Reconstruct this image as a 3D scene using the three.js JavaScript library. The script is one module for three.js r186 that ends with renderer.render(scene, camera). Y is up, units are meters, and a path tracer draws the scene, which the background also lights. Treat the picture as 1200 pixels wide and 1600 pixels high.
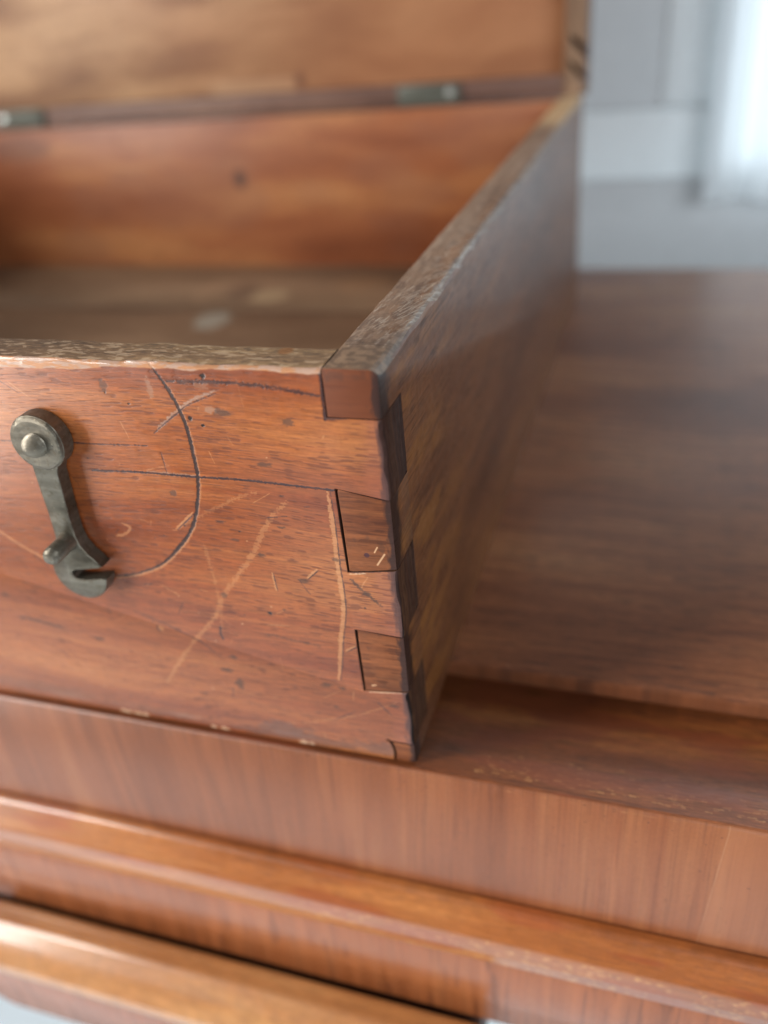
import * as THREE from 'three';
import { toCreasedNormals, mergeGeometries } from 'three/addons/utils/BufferGeometryUtils.js';
import { RectAreaLightUniformsLib } from 'three/addons/lights/RectAreaLightUniformsLib.js';

// ------------------------------------------------------------------ camera, light, exposure
const scene = new THREE.Scene();
const camera = new THREE.PerspectiveCamera(61.77, 0.75, 0.02, 20);
{
  const right = new THREE.Vector3(0.95286834, -0.08738076, -0.29052802);
  const up = new THREE.Vector3(-0.0837284, 0.84469119, -0.52866468);
  const back = new THREE.Vector3(0.29160158, 0.52807328, 0.79756324);
  camera.quaternion.setFromRotationMatrix(new THREE.Matrix4().makeBasis(right, up, back));
  camera.position.set(0.05394537, 0.18198311, 0.15253421);
}
camera.focus = 0.199;
camera.userData.fStop = 5.2;

const renderer = new THREE.WebGLRenderer({ antialias: true });
renderer.setSize(768, 1024);
renderer.toneMapping = THREE.LinearToneMapping;
renderer.toneMappingExposure = 0.75;
renderer.shadowMap.enabled = true;
scene.background = new THREE.Color().setRGB(0.16, 0.163, 0.17);

RectAreaLightUniformsLib.init();
function windowLight(name, color, intensity, w, h, at, towards) {
  const l = new THREE.RectAreaLight(color, intensity, w, h);
  l.name = name; l.position.set(...at); l.lookAt(...towards); scene.add(l);
  return l;
}
const LEFT_WIN = { w: 0.8, h: 2.4, x: -1.45, y: 0.85, z: 1.08 };
windowLight('left_window_light', new THREE.Color(1.0, 0.97, 0.93), 19.5, LEFT_WIN.w, LEFT_WIN.h,
  [LEFT_WIN.x + 0.012, LEFT_WIN.y, LEFT_WIN.z], [LEFT_WIN.x + 1, LEFT_WIN.y, LEFT_WIN.z]);
const BACK_WIN = { w: 0.5, h: 0.8, x: 0.336, y: 0.430, z: -0.63 };
windowLight('right_window_light', new THREE.Color(0.80, 0.92, 1.0), 2.0, BACK_WIN.w, BACK_WIN.h,
  [BACK_WIN.x, BACK_WIN.y, BACK_WIN.z + 0.012], [BACK_WIN.x, BACK_WIN.y, BACK_WIN.z + 1]);

const FILL_PANEL = { w: 1.3, h: 1.5, at: [1.3, 0.85, 1.75], to: [0.0, 0.1, -0.5] };  // added fill source, out of view, lifts the wall shaded by the lid
{
  const a = new THREE.Vector3(...FILL_PANEL.at), d = new THREE.Vector3(...FILL_PANEL.to).sub(a); d.y = 0; d.normalize();
  windowLight('front_fill_light', new THREE.Color(0.88, 0.94, 1.0), 6.6, FILL_PANEL.w, FILL_PANEL.h, a.clone().addScaledVector(d, 0.012).toArray(), a.clone().add(d).toArray());
}

// ------------------------------------------------------------------ helpers
const MM = 0.001;
let rs = 12345;
const rnd = () => { rs = (rs * 1664525 + 1013904223) >>> 0; return rs / 4294967296; };
const clamp = (x, a = 0, b = 1) => x < a ? a : x > b ? b : x;
const smooth = (a, b, x) => { const t = clamp((x - a) / (b - a)); return t * t * (3 - 2 * t); };
function hash(x, y, s) {
  let h = (Math.imul(x, 374761393) + Math.imul(y, 668265263) + Math.imul(s, 2246822519)) | 0;
  h = Math.imul(h ^ (h >>> 13), 1274126177); h ^= h >>> 16;
  return (h >>> 0) / 4294967296;
}
function vn(x, y, s) {
  const xi = Math.floor(x), yi = Math.floor(y); let fx = x - xi, fy = y - yi;
  fx = fx * fx * (3 - 2 * fx); fy = fy * fy * (3 - 2 * fy);
  const a = hash(xi, yi, s), b = hash(xi + 1, yi, s), c = hash(xi, yi + 1, s), d = hash(xi + 1, yi + 1, s);
  return a + (b - a) * fx + (c - a) * fy + (a - b - c + d) * fx * fy;
}
function fbm(x, y, s, n = 3) {
  let v = 0, a = 0.5, t = 0;
  for (let i = 0; i < n; i++) { v += a * vn(x, y, s + i * 17); t += a; a *= 0.5; x *= 2.03; y *= 2.03; }
  return v / t;
}
const hex = (h) => [(h >> 16 & 255) / 255, (h >> 8 & 255) / 255, (h & 255) / 255];   // sRGB
const mix3 = (a, b, t) => [a[0] + (b[0] - a[0]) * t, a[1] + (b[1] - a[1]) * t, a[2] + (b[2] - a[2]) * t];

// small scattered specks, one at most in each square cell
function specks(x, y, cell, seed, share, r0, r1) {
  const i = Math.floor(x / cell), j = Math.floor(y / cell);
  if (hash(i, j, seed) > share) return 0;
  const r = r0 + (r1 - r0) * hash(i, j, seed + 1), px = (i + 0.2 + 0.6 * hash(i, j, seed + 2)) * cell, py = (j + 0.2 + 0.6 * hash(i, j, seed + 3)) * cell;
  return 1 - smooth(r * 0.6, r, Math.hypot(x - px, y - py) + (vn(x * 6, y * 6, seed) - 0.5) * r);
}
// a raster of marks in millimetres over the same patch of surface as a texture
class Marks {
  constructor(o) { Object.assign(this, o); this.buf = {}; }
  layer(k) { return this.buf[k] ??= new Float32Array(this.px * this.py); }
  stroke(k, pts, width, strength = 1, rough = 0.3, seed = 1, taper = true) {
    const b = this.layer(k), sx = this.px / this.W, sy = this.py / this.H;
    let len = 0; const seg = [];
    for (let i = 1; i < pts.length; i++) { const l = Math.hypot(pts[i][0] - pts[i - 1][0], pts[i][1] - pts[i - 1][1]); seg.push([pts[i - 1], pts[i], len, l]); len += l; }
    for (const [p, q, l0, l] of seg) {
      const r = width * 1.6;
      const x0 = Math.floor((Math.min(p[0], q[0]) - r - this.u0) * sx), x1 = Math.ceil((Math.max(p[0], q[0]) + r - this.u0) * sx);
      const y0 = Math.floor((Math.min(p[1], q[1]) - r - this.v0) * sy), y1 = Math.ceil((Math.max(p[1], q[1]) + r - this.v0) * sy);
      for (let j = Math.max(0, y0); j <= Math.min(this.py - 1, y1); j++) for (let i = Math.max(0, x0); i <= Math.min(this.px - 1, x1); i++) {
        const x = this.u0 + (i + 0.5) / sx, y = this.v0 + (j + 0.5) / sy;
        const dx = q[0] - p[0], dy = q[1] - p[1];
        const t = clamp(((x - p[0]) * dx + (y - p[1]) * dy) / (l * l + 1e-9));
        let d = Math.hypot(x - p[0] - dx * t, y - p[1] - dy * t);
        d += (fbm(x * 2.2, y * 2.2, seed, 2) - 0.5) * width * rough * 2;
        const along = (l0 + t * l) / (len + 1e-9);
        const w = taper ? width * (0.35 + 0.65 * Math.min(1, Math.min(along, 1 - along) * 8)) : width;
        const fade = 1 - rough + rough * 2 * fbm(x * 0.6, y * 0.6, seed + 5, 2);
        const v = strength * (1 - smooth(w * 0.28, w * 0.55 + 0.06, d)) * Math.min(1, fade);
        const n = j * this.px + i; if (v > b[n]) b[n] = v;
      }
    }
  }
  blot(k, x, y, rx, ry, strength = 1, seed = 1) {
    const b = this.layer(k), sx = this.px / this.W, sy = this.py / this.H;
    for (let j = Math.max(0, Math.floor((y - ry * 2 - this.v0) * sy)); j <= Math.min(this.py - 1, Math.ceil((y + ry * 2 - this.v0) * sy)); j++)
      for (let i = Math.max(0, Math.floor((x - rx * 2 - this.u0) * sx)); i <= Math.min(this.px - 1, Math.ceil((x + rx * 2 - this.u0) * sx)); i++) {
        const X = this.u0 + (i + 0.5) / sx, Y = this.v0 + (j + 0.5) / sy;
        const d = Math.hypot((X - x) / rx, (Y - y) / ry) + (fbm(X * 1.5 / Math.sqrt(rx), Y * 2.5 / Math.sqrt(ry), seed, 3) - 0.5) * 1.3;
        const v = strength * (1 - smooth(0.55, 1.05, d));
        const n = j * this.px + i; if (v > b[n]) b[n] = v;
      }
  }
}
// wood: base tones plus grain, fibres, pores; marks are laid over by the caller
function wood(o) {
  const { W, H, u0 = 0, v0 = 0, px, py, tones, seed, grain = 'u' } = o;
  const col = new Uint8Array(px * py * 4), bmp = new Uint8Array(px * py * 4), rgh = o.rough ? new Uint8Array(px * py * 4) : null;
  const streak = o.streak ?? 0.5, fibre = o.fibre ?? 0.1, pores = o.pores ?? 0.5, poreLen = o.poreLen ?? 0.28, fineF = o.fineF ?? 4, streakF = o.streakF ?? 0.7;
  const poreTone = hex(o.poreTone ?? 0x3a1c10);
  const A = hex(tones[0]), B = hex(tones[1]), C = hex(tones[2]);
  const st = { c: [0, 0, 0], h: 0, r: 0 };
  for (let j = 0; j < py; j++) for (let i = 0; i < px; i++) {
    const x = u0 + (i + 0.5) / px * W, y = v0 + (j + 0.5) / py * H;
    let g = grain === 'u' ? x : y, c = grain === 'u' ? y : x;
    c += (fbm(g * 0.012, c * 0.012, seed + 90, 2) - 0.5) * (o.wave ?? 8) + (o.slant ?? 0) * g;
    const broad = fbm(g * 0.009, c * (o.broadF ?? 0.06), seed, 3), st1 = fbm(g * 0.02, c * streakF, seed + 31, 3);
    const t = clamp(0.5 + (broad - 0.5) * (o.broad ?? 1.6) + (st1 - 0.5) * streak * 2);
    let k = t < 0.5 ? mix3(A, B, t * 2) : mix3(B, C, t * 2 - 1);
    const fl = o.fibreLen ?? 0.3, f = vn(g * fl, c * fineF, seed + 57) + 0.5 * vn(g * fl * 3, c * fineF * 2.3, seed + 58) - 0.75;
    const m = 1 + f * fibre + (vn(x * 1.7, y * 1.7, seed + 60) - 0.5) * 0.05;
    k = [k[0] * m, k[1] * m, k[2] * m];
    let p = vn(g * poreLen, c * fineF * 0.8, seed + 71) * (0.7 + 0.6 * fbm(g * 0.05, c * 0.2, seed + 72, 2));
    p = smooth(0.70, 0.86, p) * pores;
    k = mix3(k, poreTone, p * 0.75);
    st.c = k; st.h = 0.62 + f * 0.12 - p * 0.35; st.r = (o.rough ?? 0.4) + (vn(x * 0.8, y * 0.8, seed + 80) - 0.5) * 0.10 + p * 0.15;
    if (o.over) o.over(st, x, y, j * px + i);
    const n = (j * px + i) * 4;
    for (let e = 0; e < 3; e++) { col[n + e] = clamp(st.c[e]) * 255; bmp[n + e] = clamp(st.h) * 255; if (rgh) rgh[n + e] = clamp(st.r) * 255; }
    col[n + 3] = bmp[n + 3] = 255; if (rgh) rgh[n + 3] = 255;
  }
  const tex = (d, srgb) => {
    const t = new THREE.DataTexture(d, px, py, THREE.RGBAFormat);
    t.magFilter = t.minFilter = THREE.LinearFilter; t.wrapS = t.wrapT = THREE.MirroredRepeatWrapping;
    if (srgb) t.colorSpace = THREE.SRGBColorSpace;
    t.repeat.set(1 / (W * MM), 1 / (H * MM)); t.offset.set(-u0 / W, -v0 / H); t.needsUpdate = true; return t;
  };
  const mat = new THREE.MeshPhysicalMaterial({ map: tex(col, true), bumpMap: tex(bmp), bumpScale: o.bump ?? 0.00012, roughness: rgh ? 1 : (o.rough ?? 0.45), metalness: 0 });
  if (rgh) mat.roughnessMap = tex(rgh);
  if (o.coat) { mat.clearcoat = o.coat; mat.clearcoatRoughness = o.coatRough ?? 0.15; }
  mat.specularIntensity = o.spec ?? 1;
  mat.name = o.name;
  return mat;
}

// give every triangle a material and its uv in metres: pick(normal, centre) -> [material, uAxis, vAxis]
function finish(geo, pick, crease = 0.7) {
  const g = toCreasedNormals(geo, crease), p = g.attributes.position, nrm = g.attributes.normal;
  const tri = p.count / 3, buckets = new Map();
  const a = new THREE.Vector3(), b = new THREE.Vector3(), c = new THREE.Vector3(), n = new THREE.Vector3(), m = new THREE.Vector3();
  for (let t = 0; t < tri; t++) {
    a.fromBufferAttribute(p, t * 3); b.fromBufferAttribute(p, t * 3 + 1); c.fromBufferAttribute(p, t * 3 + 2);
    n.copy(b).sub(a).cross(m.copy(c).sub(a)).normalize(); m.copy(a).add(b).add(c).divideScalar(3);
    const [k, u, v] = pick(n, m);
    if (!buckets.has(k)) buckets.set(k, []);
    buckets.get(k).push([t, u, v]);
  }
  const P = [], N = [], U = [], out = new THREE.BufferGeometry(); let at = 0;
  for (const k of [...buckets.keys()].sort()) {
    const list = buckets.get(k);
    for (const [t, u, v] of list) for (let e = 0; e < 3; e++) {
      const q = t * 3 + e; P.push(p.getX(q), p.getY(q), p.getZ(q)); N.push(nrm.getX(q), nrm.getY(q), nrm.getZ(q));
      U.push(p.getComponent(q, u), p.getComponent(q, v));
    }
    out.addGroup(at, list.length * 3, k); at += list.length * 3;
  }
  out.setAttribute('position', new THREE.Float32BufferAttribute(P, 3));
  out.setAttribute('normal', new THREE.Float32BufferAttribute(N, 3));
  out.setAttribute('uv', new THREE.Float32BufferAttribute(U, 2));
  return out;
}
const part = (name, geo, mat, parent, label) => {
  const m = new THREE.Mesh(geo, mat); m.name = name; m.castShadow = m.receiveShadow = true;
  if (label) m.userData.label = label;
  (parent ?? scene).add(m); return m;
};
const thing = (name, label, category, at = [0, 0, 0]) => {
  const g = new THREE.Group(); g.name = name; g.position.set(...at); g.userData = { label, category }; scene.add(g); return g;
};
const poly = (pts) => { const s = new THREE.Shape(); pts.forEach(([x, y], i) => i ? s.lineTo(x * MM, y * MM) : s.moveTo(x * MM, y * MM)); s.closePath(); return s; };
// outline in (x, y) mm, solid from z1 down to z0 (mm)
function slabXY(pts, z0, z1, bev = 0.4, seg = 2, holes = []) {
  const s = poly(pts); for (const h of holes) s.holes.push(poly(h));
  const g = new THREE.ExtrudeGeometry(s, { depth: (z1 - z0 - 2 * bev) * MM, bevelEnabled: bev > 0, bevelThickness: bev * MM, bevelSize: bev * MM, bevelOffset: -bev * MM, bevelSegments: seg, curveSegments: 16 });
  g.translate(0, 0, (z0 + bev) * MM); return g;
}
// outline in (z, y) mm, solid from x0 to x1 (mm)
function slabZY(pts, x0, x1, bev = 0.4, seg = 2) {
  const g = slabXY(pts, 0, x1 - x0, bev, seg);      // extruded along +z
  g.rotateY(-Math.PI / 2);                          // shape x -> world z, extrusion -> world -x
  g.translate(x1 * MM, 0, 0); return g;
}
// round one straight edge more than the rest: the little bevel b between the two planes becomes radius r
function roundEdge(g, [i, va, sa], [j, vb, sb], b, r) {
  const p = g.attributes.position, e = 1e-5;
  for (let n = 0; n < p.count; n++) {
    const da = (va * MM - p.getComponent(n, i)) * sa, db = (vb * MM - p.getComponent(n, j)) * sb;
    if (da > b * MM + 3e-4 || db > b * MM + e || da < -4e-4) continue;
    p.setComponent(n, i, p.getComponent(n, i) - sa * Math.max(0, Math.min(1, da / (b * MM))) * (r - b) * MM);
    p.setComponent(n, j, p.getComponent(n, j) - sb * Math.max(0, Math.min(1, db / (b * MM))) * (r - b) * MM);
  }
  return g;
}
const bars = (x0, x1, y0, y1, z0, z1, bev = 0.5) => slabXY([[x0, y0], [x1, y0], [x1, y1], [x0, y1]], z0, z1, bev);
// points every step mm between corners, jittered a little across
function wobble(a, b, step, amp, seed) {
  const l = Math.hypot(b[0] - a[0], b[1] - a[1]), n = Math.max(1, Math.round(l / step)), out = [];
  const nx = -(b[1] - a[1]) / l, ny = (b[0] - a[0]) / l;
  for (let i = 0; i < n; i++) {
    const t = i / n, d = i ? (fbm(t * l * 0.12, 3, seed, 3) - 0.5) * 2 * amp : 0;
    out.push([a[0] + (b[0] - a[0]) * t + nx * d, a[1] + (b[1] - a[1]) * t + ny * d]);
  }
  return out;
}

// ------------------------------------------------------------------ dimensions of the box (mm)
const W = 468, H = 115, D = 393.4, T = 12.4, TF = 13.6, TI = 11.2, FLOOR = 22;

// ------------------------------------------------------------------ materials
const M = {};
{ // front of the box: mahogany with its scratches, dents, ink marks
  const F = { W: 160, H: 120, u0: -160, v0: -1, px: 1600, py: 1200 };
  const k = new Marks(F);
  const arc = [[-53.6,115.5],[-51.1,111.3],[-48.6,105.3],[-47.3,98.9],[-47.2,91.5],[-47.4,86.3],[-49.4,78.1],[-52.4,71.3],[-57.5,65.0],[-63.6,59.2],[-70.2,55.7],[-76.6,53.6],[-82.8,52.8]];
  const curve = (pts, n = 6) => new THREE.CatmullRomCurve3(pts.map(([x, y]) => new THREE.Vector3(x, y, 0))).getPoints(pts.length * n).map((v) => [v.x, v.y]);
  const A = curve(arc);
  k.stroke('groove', A.slice(0, 62), 0.95, 1, 0.25, 3);
  k.stroke('pale', A.slice(8, 52).map(([x, y]) => [x + 0.62, y]), 0.4, 0.55, 0.6, 41);
  k.stroke('pale', A.slice(44).map(([x, y]) => [x + 0.35, y - 0.35]), 0.9, 0.8, 0.4, 4);
  k.stroke('groove', A.slice(50), 0.65, 0.8, 0.4, 5);
  k.stroke('grey', curve([[-55.8,97.7],[-50.5,102.0],[-46.2,105.1],[-42.5,107.1],[-38.2,108.7]]), 0.9, 0.8, 0.5, 6);
  k.stroke('fine', curve([[-56.4,97.2],[-50.3,101.7],[-46.0,104.7],[-38.0,108.2]]), 0.35, 0.8, 0.5, 7);
  k.stroke('crack', curve([[-106,92.1],[-101.7,92.3],[-90.0,92.8],[-80.6,93.2],[-73.3,93.2],[-59.0,93.8]]), 0.4, 0.75, 0.5, 8);
  k.stroke('crack', curve([[-76.6,85.7],[-62.8,86.3],[-49.0,86.2],[-35.5,86.4],[-24.3,86.0],[-12.2,85.6]]), 0.6, 1, 0.35, 9, false);
  k.stroke('grey', [[-61,86.7],[-50,86.6],[-47,86.5]], 0.5, 0.6, 0.6, 10);
  k.stroke('crack', curve([[-50.5,110.5],[-38.5,110.8],[-30.9,110.7],[-23.5,110.0],[-12.8,108.7]]), 0.9, 0.8, 0.55, 11);
  const scar = curve([[-14.8,85.2],[-14.7,76.2],[-14.9,65.3],[-14.8,55.7],[-15.2,49.7],[-16.9,41.1],[-18.3,32.2],[-19.3,27.1]]);
  k.stroke('pale', scar, 1.35, 1, 0.3, 12); k.stroke('fine', scar.map(([x, y]) => [x + 0.7, y]), 0.35, 0.8, 0.5, 13);
  const diag = curve([[-25.5,81.6],[-31.0,75.4],[-37.0,65.4],[-41.7,59.0],[-47.8,51.1],[-52.3,43.0],[-58.8,35.3],[-64.3,28.6],[-73.1,16.2]]);
  k.stroke('pale', diag, 1.3, 0.6, 0.6, 14);
  k.stroke('pale', [[-50.2,66.8],[-49.5,56.0],[-49.7,46.6],[-50.9,38.8]], 1.0, 0.4, 0.7, 15);
  k.stroke('pale', [[-33,83.2],[-37.2,81.9],[-42.9,78.7],[-48.2,75.8],[-58.2,69.7]], 0.9, 0.5, 0.7, 16);
  k.stroke('pale', curve([[-72.7,70.7],[-70.6,69.6],[-72.1,67.6],[-75.5,66.3]]), 0.8, 0.8, 0.4, 17);
  k.stroke('crack', [[-51.2,40.3],[-51.6,37.6],[-51.0,35.5]], 0.9, 0.8, 0.3, 18);
  k.stroke('pale', curve([[-118,67],[-113.0,63.8],[-108.1,60.1],[-101.1,56.3],[-96,54.5]]), 1.0, 0.8, 0.3, 19);
  k.stroke('dirt', [[-119.4,33.2],[-111.7,32.7],[-102.3,31.0]], 1.3, 0.7, 0.5, 20);
  k.stroke('fine', [[-77.1,41.4],[-67.9,38.3],[-59.1,34.1],[-53.3,29.4]], 0.6, 0.6, 0.5, 21);
  k.stroke('pale', [[-40,6.5],[-31.9,8.4],[-15.1,14.9],[-3.7,22.0]], 0.6, 0.5, 0.6, 22);
  k.stroke('dirt', [[-40.0,39.0],[-35.4,39.6],[-28.3,38.6],[-23.0,38.0]], 0.7, 0.7, 0.6, 23);
  for (const [p, q] of [[[-23.4,59.8],[-20.5,62.7]], [[-32.7,60.2],[-32.4,54.8]], [[-15.9,37.7],[-13.3,39.6]], [[-57,70.6],[-51,76]]]) { k.stroke('pale', [p, q], 0.7, 1, 0.3, 24); k.stroke('fine', [[p[0] + 0.3, p[1] - 0.3], [q[0] + 0.3, q[1] - 0.3]], 0.3, 1, 0.3, 25); }
  k.stroke('dirt', [[-12.0,60.9],[-8.5,57.0],[-4.8,53.6]], 0.9, 0.9, 0.6, 26);
  k.stroke('fine', [[-9,21],[-5.5,17]], 0.4, 0.8, 0.5, 27); k.stroke('fine', [[-22,12],[-16,16]], 0.3, 0.7, 0.5, 28);
  const spots = [[-37.7,103.5,2.2,1.1],[-34.8,65.3,1.2,0.6],[-24.4,58.7,1.6,0.8],[-15.1,66.2,1.4,0.7],[-35.9,47.2,0.7,0.6],[-31.3,48.7,0.5,0.4],[-49.4,29.6,1.3,1.0],[-52.4,24.4,2.4,0.9],[-49.3,20.0,1.5,2.2],[-23.0,24.6,2.2,0.9],[-18.6,24.1,1.4,0.6],[-26.4,82.9,0.6,0.4],[-47.8,51.1,1.2,1.1],[-21.8,102.1,1.8,1.1],[-55.3,81.2,0.9,1.1],[-66.7,109.1,1.2,1.8],[-8.5,57.0,1.2,0.9],[-21.3,17.0,0.9,0.5],[-44,74,1.3,0.5],[-28,74,1.2,0.5],[-120,41,2,0.8],[-29,91,2.2,0.7],[-41,69,1.6,0.5],[-4.5,20.5,1.6,0.8],[-62,14,2,0.6],[-92,29,2.4,0.7]];
  spots.forEach(([x, y, a, b], i) => k.blot('dirt', x, y, a * 1.0, b * 0.95, 0.8, 40 + i));
  for (const [x, y, r] of [[-40.4,112.1,0.55],[-45.9,101.6,0.5],[-4.4,66.4,0.5],[-43,100,0.35],[-35.5,47,0.4]]) k.stroke('hole', [[x, y], [x + 0.05, y]], r * 2.4, 1, 0.15, 70, false);
  k.blot('pale', -70.0, 36.4, 1.0, 1.2, 0.7, 71); k.stroke('fine', [[-70.9,37.4],[-71.1,36.2],[-70.4,35.3]], 0.5, 0.9, 0.2, 72);
  k.blot('grey', -40, 104, 1.6, 1.0, 0.6, 73); k.blot('grey', -41.5, 110, 2.2, 1.4, 0.35, 74); k.blot('grey', -54.5, 109, 1, 3, 0.5, 75);
  // grime along the lower edge, with the darker patch by the middle
  k.blot('grime', -38, 4.6, 9, 3.6, 0.9, 80); k.blot('grime', -30, 2.2, 26, 2.4, 0.7, 81); k.blot('grime', -8, 3.4, 10, 2.8, 0.75, 83); k.blot('grime', -122, 5, 26, 2.2, 0.4, 82); k.blot('grime', -84, 3, 22, 1.6, 0.35, 84);
  for (let i = 0; i < 90; i++) { const x = -150 + rnd() * 149, y = 4 + rnd() * 106, a = rnd() * 6.28, l = 0.8 + rnd() * rnd() * 9; k.stroke(rnd() < 0.6 ? 'pale' : 'fine', [[x, y], [x + Math.cos(a) * l, y + Math.sin(a) * l]], 0.18 + rnd() * 0.22, 0.3 + rnd() * 0.5, 0.5, 100 + i); }
  for (let i = 0; i < 40; i++) k.stroke(rnd() < 0.4 ? 'hole' : 'chip', [[-150 + rnd() * 149, 3 + rnd() * 108], [0, 0]].map((p, n, a) => n ? [a[0][0] + 0.15, a[0][1]] : p), 0.25 + rnd() * 0.3, 0.6, 0.2, 300 + i, false);
  k.stroke('crack', [[-12.95, 103.3], [-12.85, 109], [-12.8, 114.6]], 0.75, 0.95, 0.35, 500, false); k.stroke('crack', [[-13.1, 103.5], [-11, 103.6], [-8, 103.7]], 0.5, 0.8, 0.4, 501); k.stroke('crack', [[-12.9, 62.8], [-6, 63.8], [0, 64.8]], 0.35, 0.7, 0.5, 502); k.stroke('chip', [[-12.5, 62.4], [-8, 63.1]], 0.35, 0.9, 0.5, 503); k.stroke('chip', [[-11, 24.4], [-5, 25.2], [0, 25.9]], 0.4, 1, 0.35, 504);
  for (const [x, a] of [[-91, 2.4], [-87, 2.0], [-84.5, 1.2], [-61.5, 1.4], [-58, 1.6], [-33, 1.6], [-30.5, 1.3]]) k.blot('chip', x, 0.6, a, 0.9, 1, 510 + Math.round(-x));
  for (const [x, w] of [[-36, 7], [-112, 9], [-70, 6]]) k.blot('grey', x, 3.2, w, 1.0, 0.4, 530 + Math.round(-x));
  const L = Object.fromEntries(['groove', 'pale', 'grey', 'fine', 'crack', 'dirt', 'hole', 'chip', 'grime'].map((n) => [n, k.layer(n)]));
  const cGroove = hex(0x2b1713), cPale = hex(0xd09a6a), cGrey = hex(0xa08d88), cCrack = hex(0x2e1c20), cDirt = hex(0x2c2120), cGrime = hex(0x5c3e38), cWear = hex(0xb79c8b), cWear2 = hex(0xbd8c68);
  M.front = wood({ ...F, name: 'mahogany_front', seed: 11, tones: [0x733517, 0x8d4b24, 0xa26235], streak: 0.27, streakF: 0.6, fibre: 0.22, pores: 0.55, poreLen: 0.34, fineF: 4.0, poreTone: 0x4a1f0c, rough: 0.38, bump: 0.00018, coat: 0.4, coatRough: 0.2, spec: 0.8,
    over(st, x, y, n) {
      const tan = smooth(-60, -140, x + (fbm(x * 0.03, y * 0.03, 5, 3) - 0.5) * 90) * 0.25;
      st.c = mix3(st.c, hex(0xc07a40), tan);
      st.c = mix3(st.c, cPale, L.pale[n] * 0.52); st.c = mix3(st.c, cGrey, L.grey[n] * 0.7); st.c = mix3(st.c, cDirt, L.dirt[n] * 0.55); st.c = mix3(st.c, cGrime, L.grime[n] * 0.6);
      st.c = mix3(st.c, cCrack, Math.max(L.fine[n] * 0.75, L.crack[n] * 0.9)); st.c = mix3(st.c, cGroove, L.groove[n] * 0.95); st.c = mix3(st.c, hex(0x1d0f0c), L.hole[n]); st.c = mix3(st.c, hex(0xd8b79a), L.chip[n] * 0.7);
      const gc = smooth(-2.3, -1.1, x + (fbm(y * 0.35, x * 0.8, 91, 4) - 0.5) * 2.6); st.c = mix3(st.c, hex(0x2e1d1b), gc * 0.8);
      const pk = smooth(-7, -2, x + (fbm(y * 0.1, x * 0.2, 92, 3) - 0.5) * 6) * 0.3; st.c = mix3(st.c, hex(0x96564a), pk);
      const edge = 113.4 - smooth(-55, -85, x) * 1.1 * smooth(-140, -95, x) + (fbm(x * 0.16, 2, 8, 4) - 0.5) * 1.5, wear = smooth(edge, edge + 0.35, y);
      st.c = mix3(st.c, mix3(cWear, cWear2, smooth(0.4, 0.62, fbm(x * 0.4, y * 1.5, 9, 3))), wear * 0.85);
      st.h -= L.groove[n] * 0.6 + L.crack[n] * 0.3 + L.fine[n] * 0.2 + L.hole[n] * 0.6 + L.dirt[n] * 0.1 - L.pale[n] * 0.04 - L.chip[n] * 0.1 + wear * 0.1;
      st.r += L.dirt[n] * 0.15 + L.groove[n] * 0.2 + L.pale[n] * 0.1 - wear * 0.22;
    } });
}
{ // outside of the right end
  const F = { W: 220, H: 120, u0: -220, v0: -1, px: 1400, py: 800 };
  const k = new Marks(F);
  for (let i = 0; i < 240; i++) { const x = -140 * rnd() * rnd() - 12, y = 6 + rnd() * 106, a = (rnd() - 0.5) * 1.1, l = 2 + rnd() * 9; k.stroke('pale', [[x, y], [x + Math.cos(a) * l, y + Math.sin(a) * l]], 0.18 + rnd() * 0.2, 0.3 + rnd() * 0.5, 0.5, i); }
  const pale = k.layer('pale');
  M.side = wood({ ...F, name: 'mahogany_end', seed: 23, tones: [0x52301c, 0x683f25, 0x7f502c], streak: 0.3, streakF: 0.5, broad: 1.0, fibre: 0.24, pores: 0.5, poreTone: 0x2a140b, fineF: 3.4, fibreLen: 0.14, poreLen: 0.14, wave: 6, slant: 0.03, rough: 0.46, bump: 0.00014, coat: 0.15, coatRough: 0.16, spec: 0.7,
    over(st, x, y, n) {
      const fig = smooth(0.50, 0.68, fbm(x * 0.06 + y * 0.03, y * 0.22, 44, 4)) * smooth(-90, -20, x + (fbm(x * .05, y * .05, 3, 2) - .5) * 40);
      st.c = mix3(st.c, hex(0x94602c), fig * 0.5); st.c = mix3(st.c, hex(0xb58a5e), pale[n] * 0.35);
      const gc = smooth(-6.5, -3, x + (fbm(y * 0.3, x * 0.5, 93, 4) - 0.5) * 6); st.c = mix3(st.c, hex(0x261815), gc * 0.85);
    } });
}
M.tailEnd = wood({ name: 'dark_end_grain', W: 20, H: 120, u0: -18, v0: -1, px: 160, py: 720, seed: 31, tones: [0x34201a, 0x452c1f, 0x573a25], streak: 0.7, streakF: 1.4, grain: 'v', fibre: 0.3, pores: 0.6, fineF: 3, wave: 2, rough: 0.6, bump: 0.00015, spec: 0.35 });
M.corner = wood({ name: 'worn_dark_corner', W: 20, H: 120, u0: -18, v0: -1, px: 160, py: 720, seed: 33, tones: [0x1b1210, 0x2c1c18, 0x46302a], streak: 0.9, streakF: 0.5, grain: 'v', fibre: 0.3, pores: 0.5, fineF: 2, wave: 2, rough: 0.55, bump: 0.0002, spec: 0.4 });
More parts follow.
